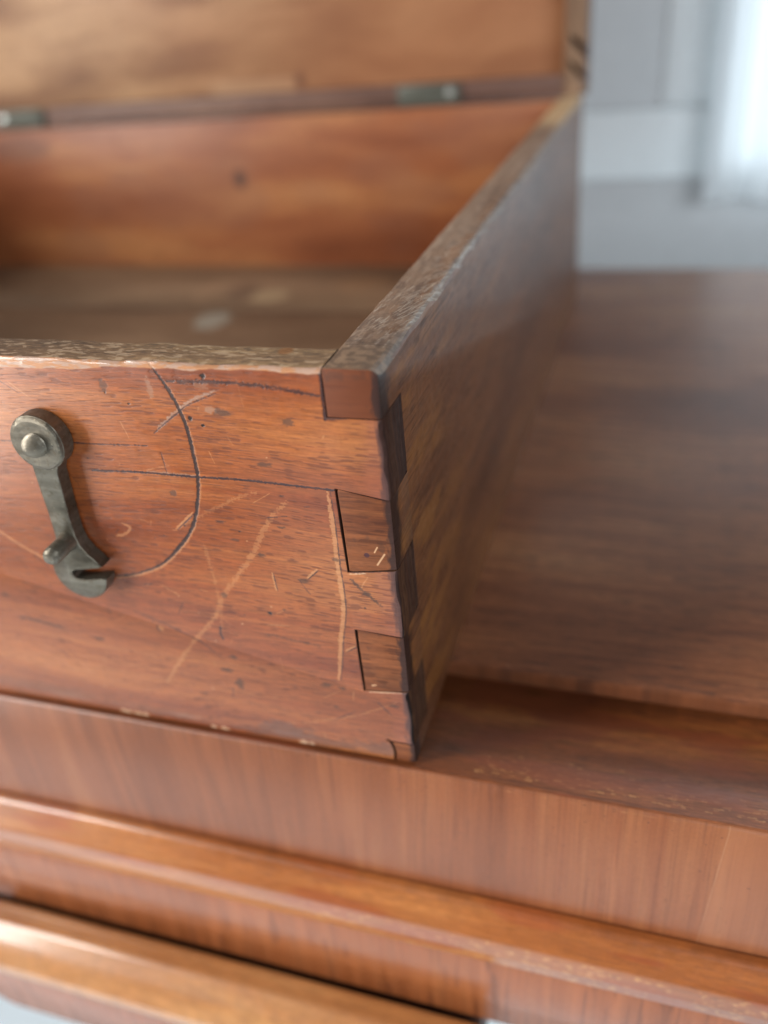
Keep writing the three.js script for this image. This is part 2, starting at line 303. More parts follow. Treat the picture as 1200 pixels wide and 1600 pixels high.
M.pinEnd = wood({ name: 'pin_end_grain', W: 20, H: 120, u0: -16, v0: -1, px: 220, py: 1200, seed: 37, tones: [0x5c3019, 0x724022, 0x844d2d], streak: 0.5, streakF: 0.9, fibre: 0.18, pores: 0.5, fineF: 3, wave: 3, rough: 0.5, bump: 0.0001, spec: 0.5,
  over(st, x, y) {
    const red = smooth(96, 101, y) * 0.75 + smooth(62, 66, y) * smooth(90, 86, y) * 0.0; st.c = mix3(st.c, hex(0x5f2f18), red);
    const gc = smooth(-2.3, -1.1, x + (fbm(y * 0.35, x * 0.8, 91, 4) - 0.5) * 2.6); st.c = mix3(st.c, hex(0x2e1d1b), gc * 0.8);
    const d = smooth(0.66, 0.8, fbm(x * 0.3, y * 0.3, 12, 3)); st.c = mix3(st.c, hex(0x3a2620), d * 0.3);
    const cut = (ax, ay, bx, by, w) => { const l2 = (bx - ax) ** 2 + (by - ay) ** 2, t = clamp(((x - ax) * (bx - ax) + (y - ay) * (by - ay)) / l2); return 1 - smooth(w * 0.5, w, Math.hypot(x - ax - (bx - ax) * t, y - ay - (by - ay) * t)); };
    const c = Math.max(cut(-4.8, 66.0, -2.8, 69.2, 0.3), cut(-5.2, 69.5, -4.4, 71, 0.25), cut(-10, 26.8, -9, 27.1, 0.3)); st.c = mix3(st.c, hex(0xd6ab84), c * 0.8);
    const dent = 1 - smooth(0.5, 0.8, Math.hypot(x + 7.2, y - 68.5)); st.c = mix3(st.c, hex(0x3b2230), dent * 0.7); st.h -= dent * 0.4;
  } });
// raw tops of the front and right boards
M.rimFront = wood({ name: 'raw_front_rim', W: 160, H: 16, u0: -160, v0: -15, px: 1600, py: 160, seed: 41, tones: [0x6c5038, 0x846547, 0xa08059], streak: 0.45, streakF: 0.9, fibre: 0.22, pores: 0.35, fineF: 4.4, poreTone: 0x33241b, poreLen: 0.5, wave: 3, rough: 0.75, bump: 0.0003,
  over(st, x, y) {
    const s = fbm(x * 0.42, y * 1.2, 6, 4); st.c = mix3(st.c, hex(0x4a382c), smooth(0.60, 0.74, s) * 0.45); st.c = mix3(st.c, hex(0xcdb294), smooth(0.44, 0.32, s) * 0.5); st.h += (s - 0.5) * 0.6;
    const knot = 1 - smooth(1.2, 2.1, Math.hypot(x + 24, (y + 9) * 0.8)); st.c = mix3(st.c, hex(0x8a5426), knot * 0.7);
  } });
{
  const F = { W: 16, H: 410, u0: -14.5, v0: -400, px: 128, py: 2048 };
  const k = new Marks(F);
  for (let i = 0; i < 260; i++) { const y = -12 - rnd() * rnd() * 180, x = -12.5 + rnd() * 13, a = -1.15 + (rnd() - 0.5) * 0.7, l = 1 + rnd() * 4; k.stroke('white', [[x, y], [x + Math.cos(a) * l * 0.6, y + Math.sin(a) * l]], 0.2 + rnd() * 0.28, 0.3 + rnd() * 0.6, 0.5, i); }
  for (const [x, y, a, b, v] of [[-3, -25, 3.6, 6, 0.9], [-6.5, -19, 4.5, 3.5, 0.6], [-2.4, -52, 2.4, 13, 0.9], [-2.6, -86, 3.2, 20, 0.95], [-7, -60, 2.6, 10, 0.45], [-3, -128, 2.6, 24, 0.75], [-9, -36, 2.2, 5, 0.5], [-4, -196, 2.4, 46, 0.45]]) k.blot('rimSheen', x, y, a, b, v, 700 + Math.round(-y));  // window sheen on the worn rim, painted as pale patches
  k.stroke('line', [[-12.4, -13.4], [-6, -13.9], [0, -13.3]], 0.5, 0.9, 0.5, 801); k.stroke('line', [[-11, -14.6], [-5, -15.1]], 0.3, 0.6, 0.5, 802);
  for (let i = 0; i < 60; i++) { const y = -28 - rnd() * 60, x = -8 + rnd() * 8; k.stroke('white', [[x, y], [x + 1.6 + rnd() * 1.4, y - 3 - rnd() * 6]], 0.3, 0.9, 0.4, 820 + i); }
  const rimSheenL = k.layer('rimSheen'), line = k.layer('line');
  const white = k.layer('white');
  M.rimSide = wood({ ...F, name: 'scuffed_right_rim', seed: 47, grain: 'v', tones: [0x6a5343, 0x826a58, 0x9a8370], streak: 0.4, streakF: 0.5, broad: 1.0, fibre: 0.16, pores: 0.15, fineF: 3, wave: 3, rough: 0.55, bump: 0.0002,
    over(st, x, y, n) {
      const s = fbm(x * 0.28, y * 0.085, 61, 4) + (x > -6 ? 0.07 : -0.03), rimSheen = smooth(0.52, 0.72, s + (x + 6) * 0.008) * smooth(-250, -150, y) * (0.45 + 0.5 * fbm(x * 2, y * 0.9, 3, 3));
      st.c = mix3(st.c, hex(0x40302a), smooth(0.46, 0.30, fbm(x * 0.5, y * 0.3, 62, 4)) * 0.3);
      st.r = 0.58 - rimSheen * 0.2 - rimSheenL[n] * 0.28; st.c = mix3(st.c, hex(0x9a8a7a), rimSheenL[n] * 0.45 * fbm(x * 1.6, y * 1.1, 9, 3)); st.c = mix3(st.c, hex(0xd2c9bb), white[n] * 0.5); st.c = mix3(st.c, hex(0x33251e), line[n] * 0.8);
      st.c = mix3(st.c, hex(0xc8a77c), smooth(-275, -318, y + (fbm(x, y * 0.2, 8, 2) - 0.5) * 30) * 0.85);
      const tanCorner = smooth(-17, -9, y + (vn(x, y, 4) - 0.5) * 5) * 0.5; st.c = mix3(st.c, hex(0x917457), tanCorner); st.c = mix3(st.c, hex(0x46362c), smooth(0.5, 0.68, fbm(x * 0.7, y * 0.9, 64, 4)) * 0.5 * smooth(-30, -12, y));
      st.h += white[n] * 0.15;
    } });
}
M.inner = wood({ name: 'inner_back', W: 470, H: 120, u0: -470, v0: 0, px: 900, py: 240, seed: 53, tones: [0x804629, 0x9a5b37, 0xb5794b], streak: 0.35, streakF: 0.12, broadF: 0.03, fibre: 0.08, pores: 0.15, fineF: 1, rough: 0.42, bump: 0.00006,
  over(st, x, y) {
    const b = smooth(0.52, 0.68, fbm(x * 0.018, y * 0.03, 8, 3)); st.c = mix3(st.c, hex(0x8d5f4b), b * 0.3);
    const d = 1 - smooth(2.5, 5, Math.hypot(x + 217, (y - 78.6) * 0.7)); st.c = mix3(st.c, hex(0x43302a), d * 0.8);
    const e = 1 - smooth(10, 16, Math.hypot((x + 382) * 0.5, (y - 103) * 1.6)); st.c = mix3(st.c, hex(0x6d4434), e * 0.6);
  } });
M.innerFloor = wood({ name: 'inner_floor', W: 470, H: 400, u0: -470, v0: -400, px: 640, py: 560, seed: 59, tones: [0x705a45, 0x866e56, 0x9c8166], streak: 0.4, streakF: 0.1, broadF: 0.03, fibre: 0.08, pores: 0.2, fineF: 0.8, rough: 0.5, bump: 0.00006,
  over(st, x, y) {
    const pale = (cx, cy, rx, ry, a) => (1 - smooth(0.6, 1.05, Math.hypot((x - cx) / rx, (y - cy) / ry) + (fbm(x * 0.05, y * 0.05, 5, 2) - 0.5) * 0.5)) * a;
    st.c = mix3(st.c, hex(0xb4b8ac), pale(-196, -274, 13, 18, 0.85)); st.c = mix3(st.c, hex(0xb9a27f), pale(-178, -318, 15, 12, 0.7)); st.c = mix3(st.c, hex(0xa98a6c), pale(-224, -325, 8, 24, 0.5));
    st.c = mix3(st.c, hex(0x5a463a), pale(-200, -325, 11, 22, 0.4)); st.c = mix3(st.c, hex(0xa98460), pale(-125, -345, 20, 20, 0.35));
  } });
M.lid = wood({ name: 'lid_inside', W: 500, H: 320, u0: -480, v0: -10, px: 900, py: 640, seed: 67, tones: [0x7d5638, 0x946b48, 0xaa825c], streak: 0.9, streakF: 0.10, broadF: 0.02, fibre: 0.10, pores: 0.25, poreTone: 0x7a5030, fineF: 0.9, wave: 20, slant: -0.03, rough: 0.5, bump: 0.00006,
  over(st, x, y) { const kn = 1 - smooth(2, 5, Math.hypot(x + 179, (y - 17) * 0.8)); st.c = mix3(st.c, hex(0x4d3226), kn * 0.8); st.c = mix3(st.c, hex(0xc3a280), smooth(-250, -235, x) * smooth(-181, -183, x) * smooth(21, 18, y) * 0.6);
    st.c = mix3(st.c, hex(0xa0633f), smooth(-330, -90, x + (fbm(x * 0.01, y * 0.02, 3, 2) - 0.5) * 160) * 0.6); } });
M.lidRim = wood({ name: 'lid_rim', W: 500, H: 30, u0: -480, v0: -5, px: 700, py: 64, seed: 71, tones: [0x553a2e, 0x69493b, 0x7d5b48], streak: 0.4, streakF: 0.2, fibre: 0.1, pores: 0.2, fineF: 1, rough: 0.5, bump: 0.00005 });
M.lidEnd = wood({ name: 'lid_end_rim', W: 20, H: 320, u0: -16, v0: -10, px: 64, py: 640, seed: 73, grain: 'v', tones: [0x664a35, 0x7a5d45, 0x8c6f55], streak: 0.5, streakF: 0.4, fibre: 0.1, pores: 0.2, fineF: 1, rough: 0.55, bump: 0.00005 });
M.darkWood = wood({ name: 'dark_wood', W: 200, H: 200, px: 256, py: 256, seed: 79, tones: [0x3a2117, 0x4c2d1e, 0x5f3a26], streak: 0.5, streakF: 0.2, fibre: 0.1, pores: 0.3, fineF: 1, rough: 0.5, bump: 0.00005 });
// table
M.platform = wood({ name: 'table_top', W: 200, H: 420, u0: -60, v0: -460, px: 900, py: 1600, seed: 83, tones: [0x633924, 0x7a4a2f, 0x90603e], streak: 0.4, streakF: 0.6, broad: 1.4, broadF: 0.03, fibre: 0.2, pores: 0.45, poreLen: 0.12, poreTone: 0x35201a, fineF: 2.4, wave: 10, rough: 0.44, bump: 0.00009, coat: 0.4, coatRough: 0.2, spec: 0.8,
  over(st, x, y) { const d = specks(x, y, 5, 3, 0.35, 0.1, 0.3); st.c = mix3(st.c, hex(0xb59a86), d * 0.5); const t = specks(x * 0.35, y * 2.2, 6, 8, 0.3, 0.15, 0.5); st.c = mix3(st.c, hex(0x4a2a1c), t * 0.35); } });
{
  const F = { W: 300, H: 50, u0: -150, v0: -46, px: 1500, py: 250 };
  const k = new Marks(F);
  for (let i = 0; i < 260; i++) { const x = 15 + rnd() * 110, y = -1.5 - rnd() * rnd() * 16; k.stroke('pale', [[x, y], [x + 0.5 + rnd() * 1.6, y + (rnd() - 0.5) * 0.5]], 0.25 + rnd() * 0.5, 0.3 + rnd() * 0.7, 0.4, i); }
  const pale = k.layer('pale');
  M.ledge = wood({ ...F, name: 'table_ledge', seed: 89, tones: [0x6a381c, 0x824826, 0x985c30], streak: 0.4, streakF: 0.25, fibre: 0.24, pores: 0.45, poreLen: 0.14, poreTone: 0x4a2614, fineF: 2.6, wave: 5, rough: 0.46, bump: 0.0001, coat: 0.15, coatRough: 0.2,
    over(st, x, y, n) { st.c = mix3(st.c, hex(0xcf9b62), pale[n] * 0.55); st.c = mix3(st.c, hex(0x7e4028), smooth(0.5, 0.64, fbm(x * 0.05, y * 0.14, 4, 3)) * 0.55); } });
}
M.frieze = wood({ name: 'frieze_veneer', W: 290, H: 56, u0: -180, v0: -58, px: 1450, py: 280, seed: 97, grain: 'v', slant: -0.03, tones: [0x6f3d23, 0x844c2d, 0x965e3a], fibreLen: 0.03, streak: 0.3, streakF: 0.35, broad: 1.0, broadF: 0.05, fibre: 0.07, pores: 0.15, poreLen: 0.05, fineF: 2.6, wave: 5, rough: 0.42, bump: 0.00006, coat: 0.3, coatRough: 0.25,
  over(st, x, y) {   // the crossbanding joint at the right
    const j = x - 80 - (y + 3) * 0.06, s = smooth(0, 0.8, j); st.c = mix3(st.c, mix3(st.c, hex(0xa56c4a), 0.4), s); st.c = mix3(st.c, hex(0xb58a6a), (1 - smooth(0.05, 0.3, Math.abs(j))) * 0.4);
    const nk = Math.max(specks(x, y * 2, 7, 21, 0.3, 0.15, 0.5), specks(x, y, 11, 22, 0.3, 0.1, 0.35)); st.c = mix3(st.c, hex(0x4a2a1c), nk * 0.5); st.h -= nk * 0.3;
    const wr = smooth(-2.1, -1.2, y + (fbm(x * 0.4, 1, 23, 3) - 0.5) * 1.4); st.c = mix3(st.c, hex(0xae7d58), wr * 0.5);
  } });
{
  const F = { W: 290, H: 30, u0: -180, v0: -78, px: 1450, py: 150 };
  const k = new Marks(F);
  for (let i = 0; i < 230; i++) { const x = -40 + rnd() * 140, y = -60 - rnd() * 8; k.blot('pale', x, y, 0.4 + rnd() * 1.1, 0.25 + rnd() * 0.6, 0.3 + rnd() * 0.6, i); }
  const pale = k.layer('pale');
  M.mould = wood({ ...F, name: 'moulding_wood', seed: 101, tones: [0x84481f, 0x99592b, 0xad6d39], streak: 0.5, streakF: 0.3, fibre: 0.14, pores: 0.12, poreLen: 0.1, fineF: 3, wave: 3, rough: 0.33, bump: 0.00006, coat: 1, coatRough: 0.1,  // tone lighter than the apron, partly standing for light on its upward face
    over(st, x, y, n) { st.c = mix3(st.c, hex(0xdaa868), pale[n] * 0.5); st.c = mix3(st.c, hex(0x8c3f20), smooth(0.55, 0.68, fbm(x * 0.03, y * 0.2, 7, 3)) * 0.4); } });
}
M.apron = wood({ name: 'apron_veneer', W: 290, H: 40, u0: -190, v0: -106, px: 1200, py: 160, seed: 103, grain: 'v', slant: -0.03, tones: [0x7a401d, 0x8f502b, 0xa06038], fibreLen: 0.04, streak: 0.3, streakF: 0.4, broad: 0.6, broadF: 0.04, fibre: 0.10, pores: 0.3, poreLen: 0.06, fineF: 1.2, wave: 5, rough: 0.36, bump: 0.00005, coat: 0.5, coatRough: 0.2 });
M.rail = wood({ name: 'rail_wood', W: 290, H: 60, u0: -190, v0: -10, px: 1000, py: 200, seed: 107, tones: [0x965c2f, 0xa97040, 0xb98452], streak: 0.6, streakF: 0.14, broadF: 0.05, fibre: 0.1, pores: 0.25, poreTone: 0x85512c, poreLen: 0.1, fineF: 1.0, wave: 6, rough: 0.34, bump: 0.00005, coat: 1, coatRough: 0.12 });  // lighter than the apron, some light from above is in this colour
// metal
function metal(name, tones, seed, rough, metalness) {
  const m = wood({ name, W: 30, H: 30, px: 256, py: 256, seed, tones, streak: 0.3, streakF: 0.6, broad: 1.8, broadF: 0.3, fibre: 0.12, pores: 0, fineF: 1.5, wave: 3, rough, bump: 0.00012,
    over(st, x, y) { const s = fbm(x * 1.1, y * 1.1, seed + 3, 4); st.c = mix3(st.c, hex(0x4d3f2c), smooth(0.56, 0.78, s) * 0.3); st.c = mix3(st.c, hex(0xa79a84), specks(x, y, 1.6, seed, 0.4, 0.08, 0.2) * 0.6); st.h += (s - 0.5) * 0.15; st.r += (s - 0.5) * 0.25; } });
  m.metalness = metalness; return m;
}
M.brass = metal('tarnished_brass', [0x5c564a, 0x686256, 0x767064], 113, 0.38, 0.75);
M.hinge = metal('green_grey_metal', [0x454740, 0x56584f, 0x66685e], 127, 0.5, 0.3);
M.screw = metal('pale_screw', [0x999c98, 0xb1b3ae, 0xc2c3bd], 131, 0.35, 0.5);
const paint = (name, c, rough = 0.6) => { const m = wood({ name, W: 400, H: 400, px: 256, py: 256, seed: 151, tones: [c, c, c], streak: 0, fibre: 0.02, pores: 0, fineF: 0.2, rough, bump: 0.0001 }); return m; };
M.wall = paint('wall_paint', 0xd3dcdf); M.greyPaint = paint('grey_paint', 0xcdd1d3); M.whitePaint = paint('white_paint', 0xe9f0f2, 0.45); M.carpet = paint('pale_carpet', 0xe6f0f7, 0.95);
M.sheer = new THREE.MeshPhysicalMaterial({ name: 'sheer_white_fabric', color: 0xf4f8fa, roughness: 0.95, transmission: 0.6, thickness: 0, side: THREE.DoubleSide });
M.glow = new THREE.MeshStandardMaterial({ name: 'daylit_glass', color: 0x000000, emissive: new THREE.Color(0.80, 0.92, 1.0), emissiveIntensity: 1.0, roughness: 1 });
M.glowLeft = new THREE.MeshStandardMaterial({ name: 'bright_glass', color: 0x000000, emissive: new THREE.Color(1.0, 0.97, 0.93), emissiveIntensity: 1.0, roughness: 1 });

// ------------------------------------------------------------------ setting
const struct = (name, geo, mat) => { const m = part(name, geo, mat); m.userData.kind = 'structure'; return m; };
const byNormal = (k) => (n) => Math.abs(n.y) > 0.7 ? [k, 0, 2] : Math.abs(n.x) > 0.7 ? [k, 2, 1] : [k, 0, 1];
struct('floor', finish(bars(-1600, 1600, -780, -760, -700, 1800, 1), byNormal(0)), [M.carpet]);
struct('wall', finish(bars(-1600, 1600, -760, 1800, -720, -660, 1), byNormal(0)), [M.wall]);
{ // painted panelling beside the window
  const t = thing('wall_panelling', 'pale grey painted panelling behind the table, right of the open lid', 'panelling');
  part('panel', finish(bars(-330, 37.9, 76, 900, -650, -619.5, 1), byNormal(0)), [M.greyPaint], t);
  part('panel', finish(bars(-330, 640, -760, 21.5, -650, -620, 1), byNormal(0)), [M.greyPaint], t).name = 'panel_001';
  part('stile', finish(bars(38, 81, 76, 900, -640, -618, 3), byNormal(0)), [M.whitePaint], t);
  part('rail', finish(bars(-330, 82, 22, 75.5, -640, -618, 3), byNormal(0)), [M.whitePaint], t);
}
{
  const t = thing('window', 'bright daylit window behind the right end of the table', 'window');
  const { x, y, z, w, h } = BACK_WIN, m = 1000;
  part('pane', new THREE.PlaneGeometry(w, h).translate(x, y, z), M.glow, t);
  const l = (x - w / 2) * m, r = (x + w / 2) * m, b = (y - h / 2) * m, tp = (y + h / 2) * m;
  {
    const g = new THREE.PlaneGeometry(0.604, 0.74, 160, 1), p = g.attributes.position;
    for (let i = 0; i < p.count; i++) { const x = p.getX(i); p.setZ(i, 0.006 * Math.sin(x * 120) + 0.003 * Math.sin(x * 310 + 1)); }
    g.computeVertexNormals(); g.translate(0.378, 0.378, -0.600);
    part('curtain', g, M.sheer, t);
  }
  part('frame', finish(mergeGeometries([bars(r, r + 30, b, tp, -640, -612, 2), bars(l - 6, r + 30, tp, tp + 30, -640, -612, 2)]), byNormal(0)), [M.whitePaint], t);
}
{
  const t = thing('window', 'tall daylit window to the left of the table', 'window');
  t.name = 'window_001';
  const { x, y, z, w, h } = LEFT_WIN;
  const g = new THREE.PlaneGeometry(w, h); g.rotateY(Math.PI / 2); g.translate(x, y, z); part('pane', g, M.glowLeft, t);
  const m = 1000, f = (z0, z1, y0, y1) => slabZY([[z0 * m, y0 * m], [z1 * m, y0 * m], [z1 * m, y1 * m], [z0 * m, y1 * m]], (x - 0.04) * m, (x + 0.03) * m, 2);
  const z0 = z - w / 2, z1 = z + w / 2, y0 = y - h / 2, y1 = y + h / 2;
  part('frame', finish(mergeGeometries([f(z0 - 0.06, z0, y0 - 0.06, y1 + 0.06), f(z1, z1 + 0.06, y0 - 0.06, y1 + 0.06), f(z0, z1, y0 - 0.06, y0), f(z0, z1, y1, y1 + 0.06)]), byNormal(0)), [M.whitePaint], t);
}

{ // added window-shaped fill panel, out of view at front right, brightens the wall
  const t = thing('window', 'added wide glowing fill panel, out of view in front of the table', 'window', FILL_PANEL.at);
  t.name = 'window_002'; t.rotation.y = Math.atan2(FILL_PANEL.to[0] - FILL_PANEL.at[0], FILL_PANEL.to[2] - FILL_PANEL.at[2]);
  part('pane', new THREE.PlaneGeometry(FILL_PANEL.w, FILL_PANEL.h), M.glow, t);
  const w = FILL_PANEL.w * 500, h = FILL_PANEL.h * 500;
  part('frame', finish(mergeGeometries([bars(-w - 60, -w, -h - 60, h + 60, -40, 30, 2), bars(w, w + 60, -h - 60, h + 60, -40, 30, 2), bars(-w, w, -h - 60, -h, -40, 30, 2), bars(-w, w, h, h + 60, -40, 30, 2)]), byNormal(0)), [M.whitePaint], t);
}

// ------------------------------------------------------------------ the table
const table = thing('table', 'mahogany table with a stepped moulded edge, under the open box', 'table');
const TX0 = -620, TX1 = 360;
const alongX = (k, m2 = 2) => (n) => Math.abs(n.x) > 0.8 ? [k, 2, 1] : Math.abs(n.y) > 0.45 ? [k, 0, 2] : [k, 0, m2];
// raised top board with a rounded nose
part('top_board', finish(slabZY([[-447, -7.6], [-447, 0], [-45.4, 0], [-44.0, -0.3], [-43.1, -1.0], [-42.7, -2.2], [-42.7, -5.8], [-43.2, -7.0], [-44.2, -7.6]].reverse(), TX0, TX1, 0), alongX(0, 2), 0.9), [M.platform], table);
// hollow ledge below it
part('ledge', finish(slabZY([[-120, -16], [0.8, -16], [1.5, -4.0], [1.5, -0.95], [1.35, -0.72], [1.0, -0.62], [0, -0.66], [-5, -1.7], [-12, -4.0], [-20, -7.2], [-28, -10.0], [-36, -11.8], [-46, -12.4], [-120, -12.4]], TX0, TX1, 0), alongX(0), 0.9), [M.ledge], table);
part('frieze', finish(slabZY([[-12, -51.2], [2.2, -51.2], [2.2, -1.5], [2.14, -1.22], [1.98, -1.0], [1.75, -0.88], [1.55, -0.86], [-12, -16.5]], TX0, TX1, 0), (n) => Math.abs(n.x) > 0.8 ? [0, 2, 1] : [0, 0, 1], 0.9), [M.frieze], table);
{
  const pts = [[-12, -68.6], [-12, -51.3], [2.2, -51.3], [2.3, -50.1], [3.1, -49.5], [4.6, -49.7], [6.2, -50.8], [7.6, -52.6], [8.8, -55.0], [9.8, -58.0], [10.6, -61.4], [11.1, -64.6], [11.3, -67.2], [11.1, -68.3], [10.8, -68.6]];
  part('moulding', finish(slabZY(pts.reverse(), TX0, TX1, 0), (n) => Math.abs(n.x) > 0.8 ? [0, 2, 1] : [0, 0, 1], 0.9), [M.mould], table);
}
part('apron', finish(slabZY([[-8, -103.6], [9.6, -103.6], [10.1, -103.1], [10.1, -69.2], [9.7, -68.7], [-8, -68.7]], TX0, TX1, 0), (n) => Math.abs(n.x) > 0.8 ? [0, 2, 1] : [0, 0, 1], 0.9), [M.apron], table);
part('carcass', finish(bars(TX0 + 2, TX1 - 2, -103, -16.6, -440, -12.5, 0.5), byNormal(0)), [M.darkWood], table);
{ // rounded rail standing just in front of the apron, over a thin board with a curved lower edge
  const pts = [[11.9, -124], [11.9, -104.2], [12.5, -103.3], [14, -103.0], [17.5, -103.6], [21, -105.0], [24.4, -107.3], [27.2, -110.4], [29.2, -114.0], [30.1, -117.8], [29.7, -120.6], [28.4, -122.6], [27.0, -123.6], [26.6, -124]];
  part('lower_rail', finish(slabZY(pts.reverse(), TX0 + 5, 17.5, 0), (n) => Math.abs(n.x) > 0.8 ? [0, 2, 1] : [0, 0, 2], 0.9), [M.rail], table, 'pale rounded wooden rail below the apron');
  const low = [[-180, -124.1], [17, -124.1], [17, -151.5], [-167, -151.5], [-172, -150.4], [-176, -147.6], [-178.8, -143.5], [-180, -138]];
  part('gap_backing', finish(bars(TX0 + 8, 16.5, -127, -103.9, -430, 7.5, 0.3), byNormal(0)), [M.darkWood], table);  // added dark backing, blocks floor light so the gap stays dark
  part('fascia', finish(slabXY(low.reverse(), 8, 26.9, 0.4), byNormal(0)), [M.apron], table);
}

// ------------------------------------------------------------------ the box
const box = thing('wooden_box', 'scratched mahogany box with dovetailed corner, brass hook and open hinged lid', 'box');
{ // front board with the sockets of the dovetails cut out of its right end
  const S = [[-W, 0], [-6.3, 0], [-6.0, 3], [-6.3, 5], [-7.0, 6.6], [-7.9, 7.3], [-7.6, 7.6], [-6.2, 7.1], [0, 6.9], ...wobble([0, 6.9], [0, 26.2], 1.3, 0.16, 3).slice(1), [0, 26.2], [-12.5, 24.6], [-12.7, 35], [-12.75, 45.2], [0, 44.4],
    ...wobble([0, 44.4], [0, 64.8], 1.3, 0.2, 4).slice(1), [0, 64.8], [-12.5, 63.0], [-12.8, 75], [-12.95, 86.0], [0, 83.9], ...wobble([0, 83.9], [0, 103.85], 1.3, 0.2, 5).slice(1), [0, 103.85], [-12.55, 103.8], [-12.43, H], ...wobble([-12.43, H], [-W, H], 2.2, 0.22, 6).slice(1), [-W, H]];
  let g = slabXY(S, -TI, 0, 0.22, 3);
  roundEdge(g, [0, 0, 1], [2, 0, 1], 0.22, 1.1); roundEdge(g, [1, H, 1], [2, 0, 1], 0.22, 0.8); roundEdge(g, [1, H, 1], [2, -TI, -1], 0.22, 0.5);
  // the tails run a little deeper than the board behind the rim
  g = mergeGeometries([g, bars(-12.3, -0.03, 7.1, 26.0, -TF, -TI + 0.2, 0.02), bars(-12.3, -0.03, 44.8, 64.4, -TF, -TI + 0.2, 0.02), bars(-12.3, -0.03, 84.4, 103.8, -TF, -TI + 0.2, 0.02)]);
  const mats = [M.front, M.rimFront, M.tailEnd, M.corner, M.inner];
  part('front_board', finish(g, (n, c) => n.z > 0.8 ? [0, 0, 1] : n.z < -0.8 ? [4, 0, 1] : n.x > 0.3 && c.x > -0.002 ? (n.z > 0.25 ? [3, 2, 1] : [2, 2, 1]) : n.y > 0.3 && c.y > 0.11 ? (n.z > 0.25 ? [0, 0, 1] : [1, 0, 2]) : [2, 0, 1]), mats, box);
}
{ // right end board; its uppermost pin is part of the same outline
  const S = [[-D, 0], [-TF - 0.1, 0], [-TF - 0.1, 103.95], [0, 103.95], [0, H], ...wobble([0, H], [-D, H], 3, 0.12, 9).slice(1), [-D, H]];
  const g = slabZY(S, -T, 0, 0.22, 3);
  roundEdge(g, [1, H, 1], [0, 0, 1], 0.22, 1.9); roundEdge(g, [1, H, 1], [0, -T, -1], 0.22, 0.5); roundEdge(g, [2, 0, 1], [0, 0, 1], 0.22, 1.1); roundEdge(g, [2, -TF - 0.1, 1], [0, 0, 1], 0.22, 0.03);
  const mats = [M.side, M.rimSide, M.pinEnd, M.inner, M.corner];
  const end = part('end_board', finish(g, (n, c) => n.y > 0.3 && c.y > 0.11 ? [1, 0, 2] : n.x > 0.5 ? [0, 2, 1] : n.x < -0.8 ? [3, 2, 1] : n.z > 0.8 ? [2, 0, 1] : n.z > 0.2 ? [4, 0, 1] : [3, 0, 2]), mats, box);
  const pin = (pts) => part('dovetail_pin', finish(roundEdge(roundEdge(slabXY(pts, -TF - 0.08, -0.06, 0.12, 2), [0, -0.01, 1], [2, -0.06, 1], 0.12, 1.0), [2, -TF - 0.08, -1], [0, -0.01, 1], 0.12, 0.02), (n, c) => n.z > 0.8 ? [0, 0, 1] : n.x > 0.3 ? [1, 2, 1] : [2, 0, 1]), [M.pinEnd, M.side, M.corner], end);
  pin([[-12.1, 63.4], [-11, 63.32], [-5, 64.28], [-0.01, 64.95], [-0.01, 83.86], [-12.3, 85.86], [-12.45, 85.2], [-12.2, 75]]).name = 'dovetail_pin';
  pin([[-12.0, 24.8], [-6, 25.5], [-0.01, 26.32], [-0.01, 44.36], [-12.1, 45.12], [-12.2, 40], [-12.05, 33], [-12.0, 28]]).name = 'dovetail_pin_001';
  pin([[-5.6, 0.1], [-0.01, 0.1], [-0.01, 6.75], [-6.2, 6.8], [-5.7, 5.2], [-5.4, 3]]).name = 'dovetail_pin_002';
}
const inPick = (n) => Math.abs(n.y) > 0.7 ? [1, 0, 2] : Math.abs(n.x) > 0.7 ? [0, 2, 1] : [0, 0, 1];
part('back_board', finish(bars(-W + T, -T - 0.05, 0, H, -D, -D + T, 0.5), inPick), [M.inner, M.lidRim], box);
part('left_end_board', finish(bars(-W, -W + T, 0, H, -D, -TI - 0.1, 0.5), inPick), [M.inner, M.rimFront], box);
part('floor_board', finish(bars(-W + T, -T - 0.05, 6, FLOOR, -D + T, -293.0, 0.1), inPick), [M.darkWood, M.innerFloor], box);
part('floor_board', finish(bars(-W + T, -T - 0.05, 6, FLOOR - 0.6, -292.8, -TI - 0.05, 0.1), inPick), [M.darkWood, M.innerFloor], box).name = 'floor_board_001';

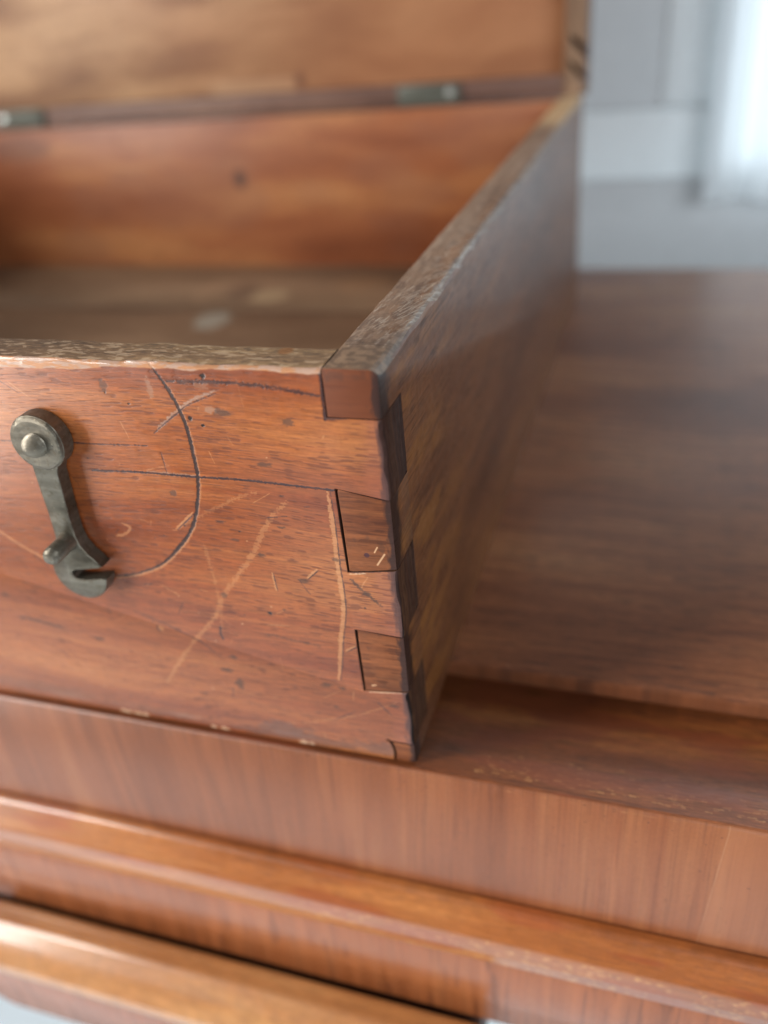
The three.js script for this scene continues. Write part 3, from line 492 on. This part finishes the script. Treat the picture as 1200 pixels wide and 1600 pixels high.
{ // lid, a shallow tray leaning back on its hinges
  const lid = new THREE.Group(); lid.name = 'lid'; lid.position.set(0, (H + 0.12) * MM, -D * MM); lid.rotation.x = -0.06; box.add(lid);
  const LH = D - 20, d = 24, x1 = 1.2;
  const rimPick = (k) => (n) => Math.abs(n.y) > 0.7 ? [k, 0, 2] : Math.abs(n.x) > 0.7 ? [k, 2, 1] : [k, 0, 1];
  part('panel', finish(bars(-W + 11, -11, 11, LH - 11, -d, -d + 7, 0.4), rimPick(0)), [M.lid], lid);
  part('rim_rail', finish(bars(-W, -11.3, 0, 11.2, -d, 0, 0.7), rimPick(0)), [M.lidRim], lid);
  part('rim_rail', finish(bars(-W, -11.3, LH - 11, LH, -d, 0, 0.7), rimPick(0)), [M.lidRim], lid).name = 'rim_rail_001';
  part('rim_stile', finish(bars(-W, -W + 11, 11.4, LH - 11.2, -d, 0, 0.7), rimPick(0)), [M.lidEnd], lid);
  // right side with its open, slanting joint
  const out = [[-11.2, 0], [x1 - 2, 0], [x1, 3.2], [x1, 5.5], [-2.5, 9.5], [-8.6, 16.4], [-8.4, 18.6], [-6.2, 17.4], [x1 - 0.6, 11.2], [x1, 11.6], [x1, 17.5], [-2.6, 22.0], [-8.2, 28.4], [-7.6, 30.6], [-5.0, 29.6], [x1, 23.8], [x1, LH], [-11.2, LH]];
  part('rim_stile', finish(slabXY(out, -8, 0, 0.4), rimPick(0)), [M.lidEnd], lid).name = 'rim_stile_001';
  part('end_strip', finish(bars(-11.2, x1, 0.2, LH, -d, -8.1, 0.4), rimPick(0)), [M.darkWood], lid);
}
// hinges: a leaf on the lid rim, a barrel, screws
function hinge(x0, x1, screwX) {
  const g = part('hinge', finish(bars(x0, x1, H + 2.2, H + 11.2, -D + 0.6, -D + 2.0, 0.3), byNormal(0)), [M.hinge], box);
  const barrel = new THREE.CylinderGeometry(2.0 * MM, 2.0 * MM, (x1 - x0) * MM, 20); barrel.rotateZ(Math.PI / 2); barrel.translate((x0 + x1) / 2 * MM, (H + 1.6) * MM, (-D + 2.2) * MM);
  part('barrel', finish(barrel, byNormal(0)), [M.hinge], g);
  for (const sx of screwX) {
    const s = new THREE.SphereGeometry(2.9 * MM, 20, 10, 0, Math.PI * 2, 0, 1.2); s.rotateX(Math.PI / 2); s.scale(1, 1, 0.5); s.translate(sx * MM, (H + 6.2) * MM, (-D + 1.4) * MM);
    part('screw', finish(s, byNormal(0), 1.5), [M.screw], g);
  }
  return g;
}
hinge(-109, -71, [-77]); hinge(-401, -363, [-397]).name = 'hinge_001';

{ // hook latch
  const cx = -86.4, cy = 94.9, R = 7.35, hx = -87.0, hy = 56.0, r = 8.0, pts = [];
  const arcTo = (x, y, rad, a0, a1, n) => { for (let i = 0; i <= n; i++) { const a = (a0 + (a1 - a0) * i / n) * Math.PI / 180; pts.push([x + Math.cos(a) * rad, y + Math.sin(a) * rad]); } };
  arcTo(cx, cy, R, 239, -60, 40);                                     // over the top of the eye
  pts.push([-83.5, 86.6], [-83.9, 80], [-84.3, 74], [-84.5, 68.4], [-84.0, 65.4], [-82.9, 63.6]);
  arcTo(hx, hy, r, 55, 27, 6);                                        // upper jaw
  pts.push([-79.0, 59.2], [-80.6, 58.5], [-85.0, 57.6], [-88.0, 57.1], [-89.2, 56.4], [-89.5, 55.3], [-88.9, 54.3], [-87.6, 53.9], [-84, 54.3], [-80.5, 55.2], [-78.7, 55.4]);
  arcTo(hx, hy, r, -8, -215, 34);                                     // round the hook
  pts.push([-91.4, 64.0], [-90.7, 68], [-90.4, 74], [-90.4, 82], [-90.3, 86.6], [-90.3, 88.4]);
  const pick = (n) => Math.abs(n.x) > 0.8 ? [0, 2, 1] : Math.abs(n.y) > 0.8 ? [0, 0, 2] : [0, 0, 1];
  const hook = part('hook_latch', finish(slabXY(pts.reverse(), 0.35, 4.5, 0.4, 4), pick, 0.9), [M.brass], box, 'tarnished brass swivel hook');
  const lathe = (prof, x, y, z, seg = 36) => { const g = new THREE.LatheGeometry(prof.map(([a, b]) => new THREE.Vector2(a * MM, b * MM)), seg); g.rotateX(Math.PI / 2); g.translate(x * MM, y * MM, z * MM); return g; };
  part('washer', finish(lathe([[0, -3.4], [7.1, -3.4], [7.1, 0.1], [6.8, 0.5], [6.1, 0.62], [4.6, 0.35], [0, 0.3]], cx, cy, 4.6), pick, 0.9), [M.brass], hook);
  part('rivet', finish(lathe([[3.1, -0.5], [3.05, 0.6], [2.75, 1.7], [2.2, 2.5], [1.5, 3.1], [0.8, 3.45], [0, 3.55]], cx - 0.2, cy - 0.2, 4.85), pick, 1.5), [M.brass], hook);
  part('thumb_pin', finish(lathe([[2.9, -0.5], [2.7, 0.3], [2.45, 1.1], [2.4, 6.4], [2.15, 7.4], [1.5, 8.1], [0, 8.35]], -87.2, 66.4, 4.6), pick, 1.2), [M.brass], hook);
}
renderer.render(scene, camera);
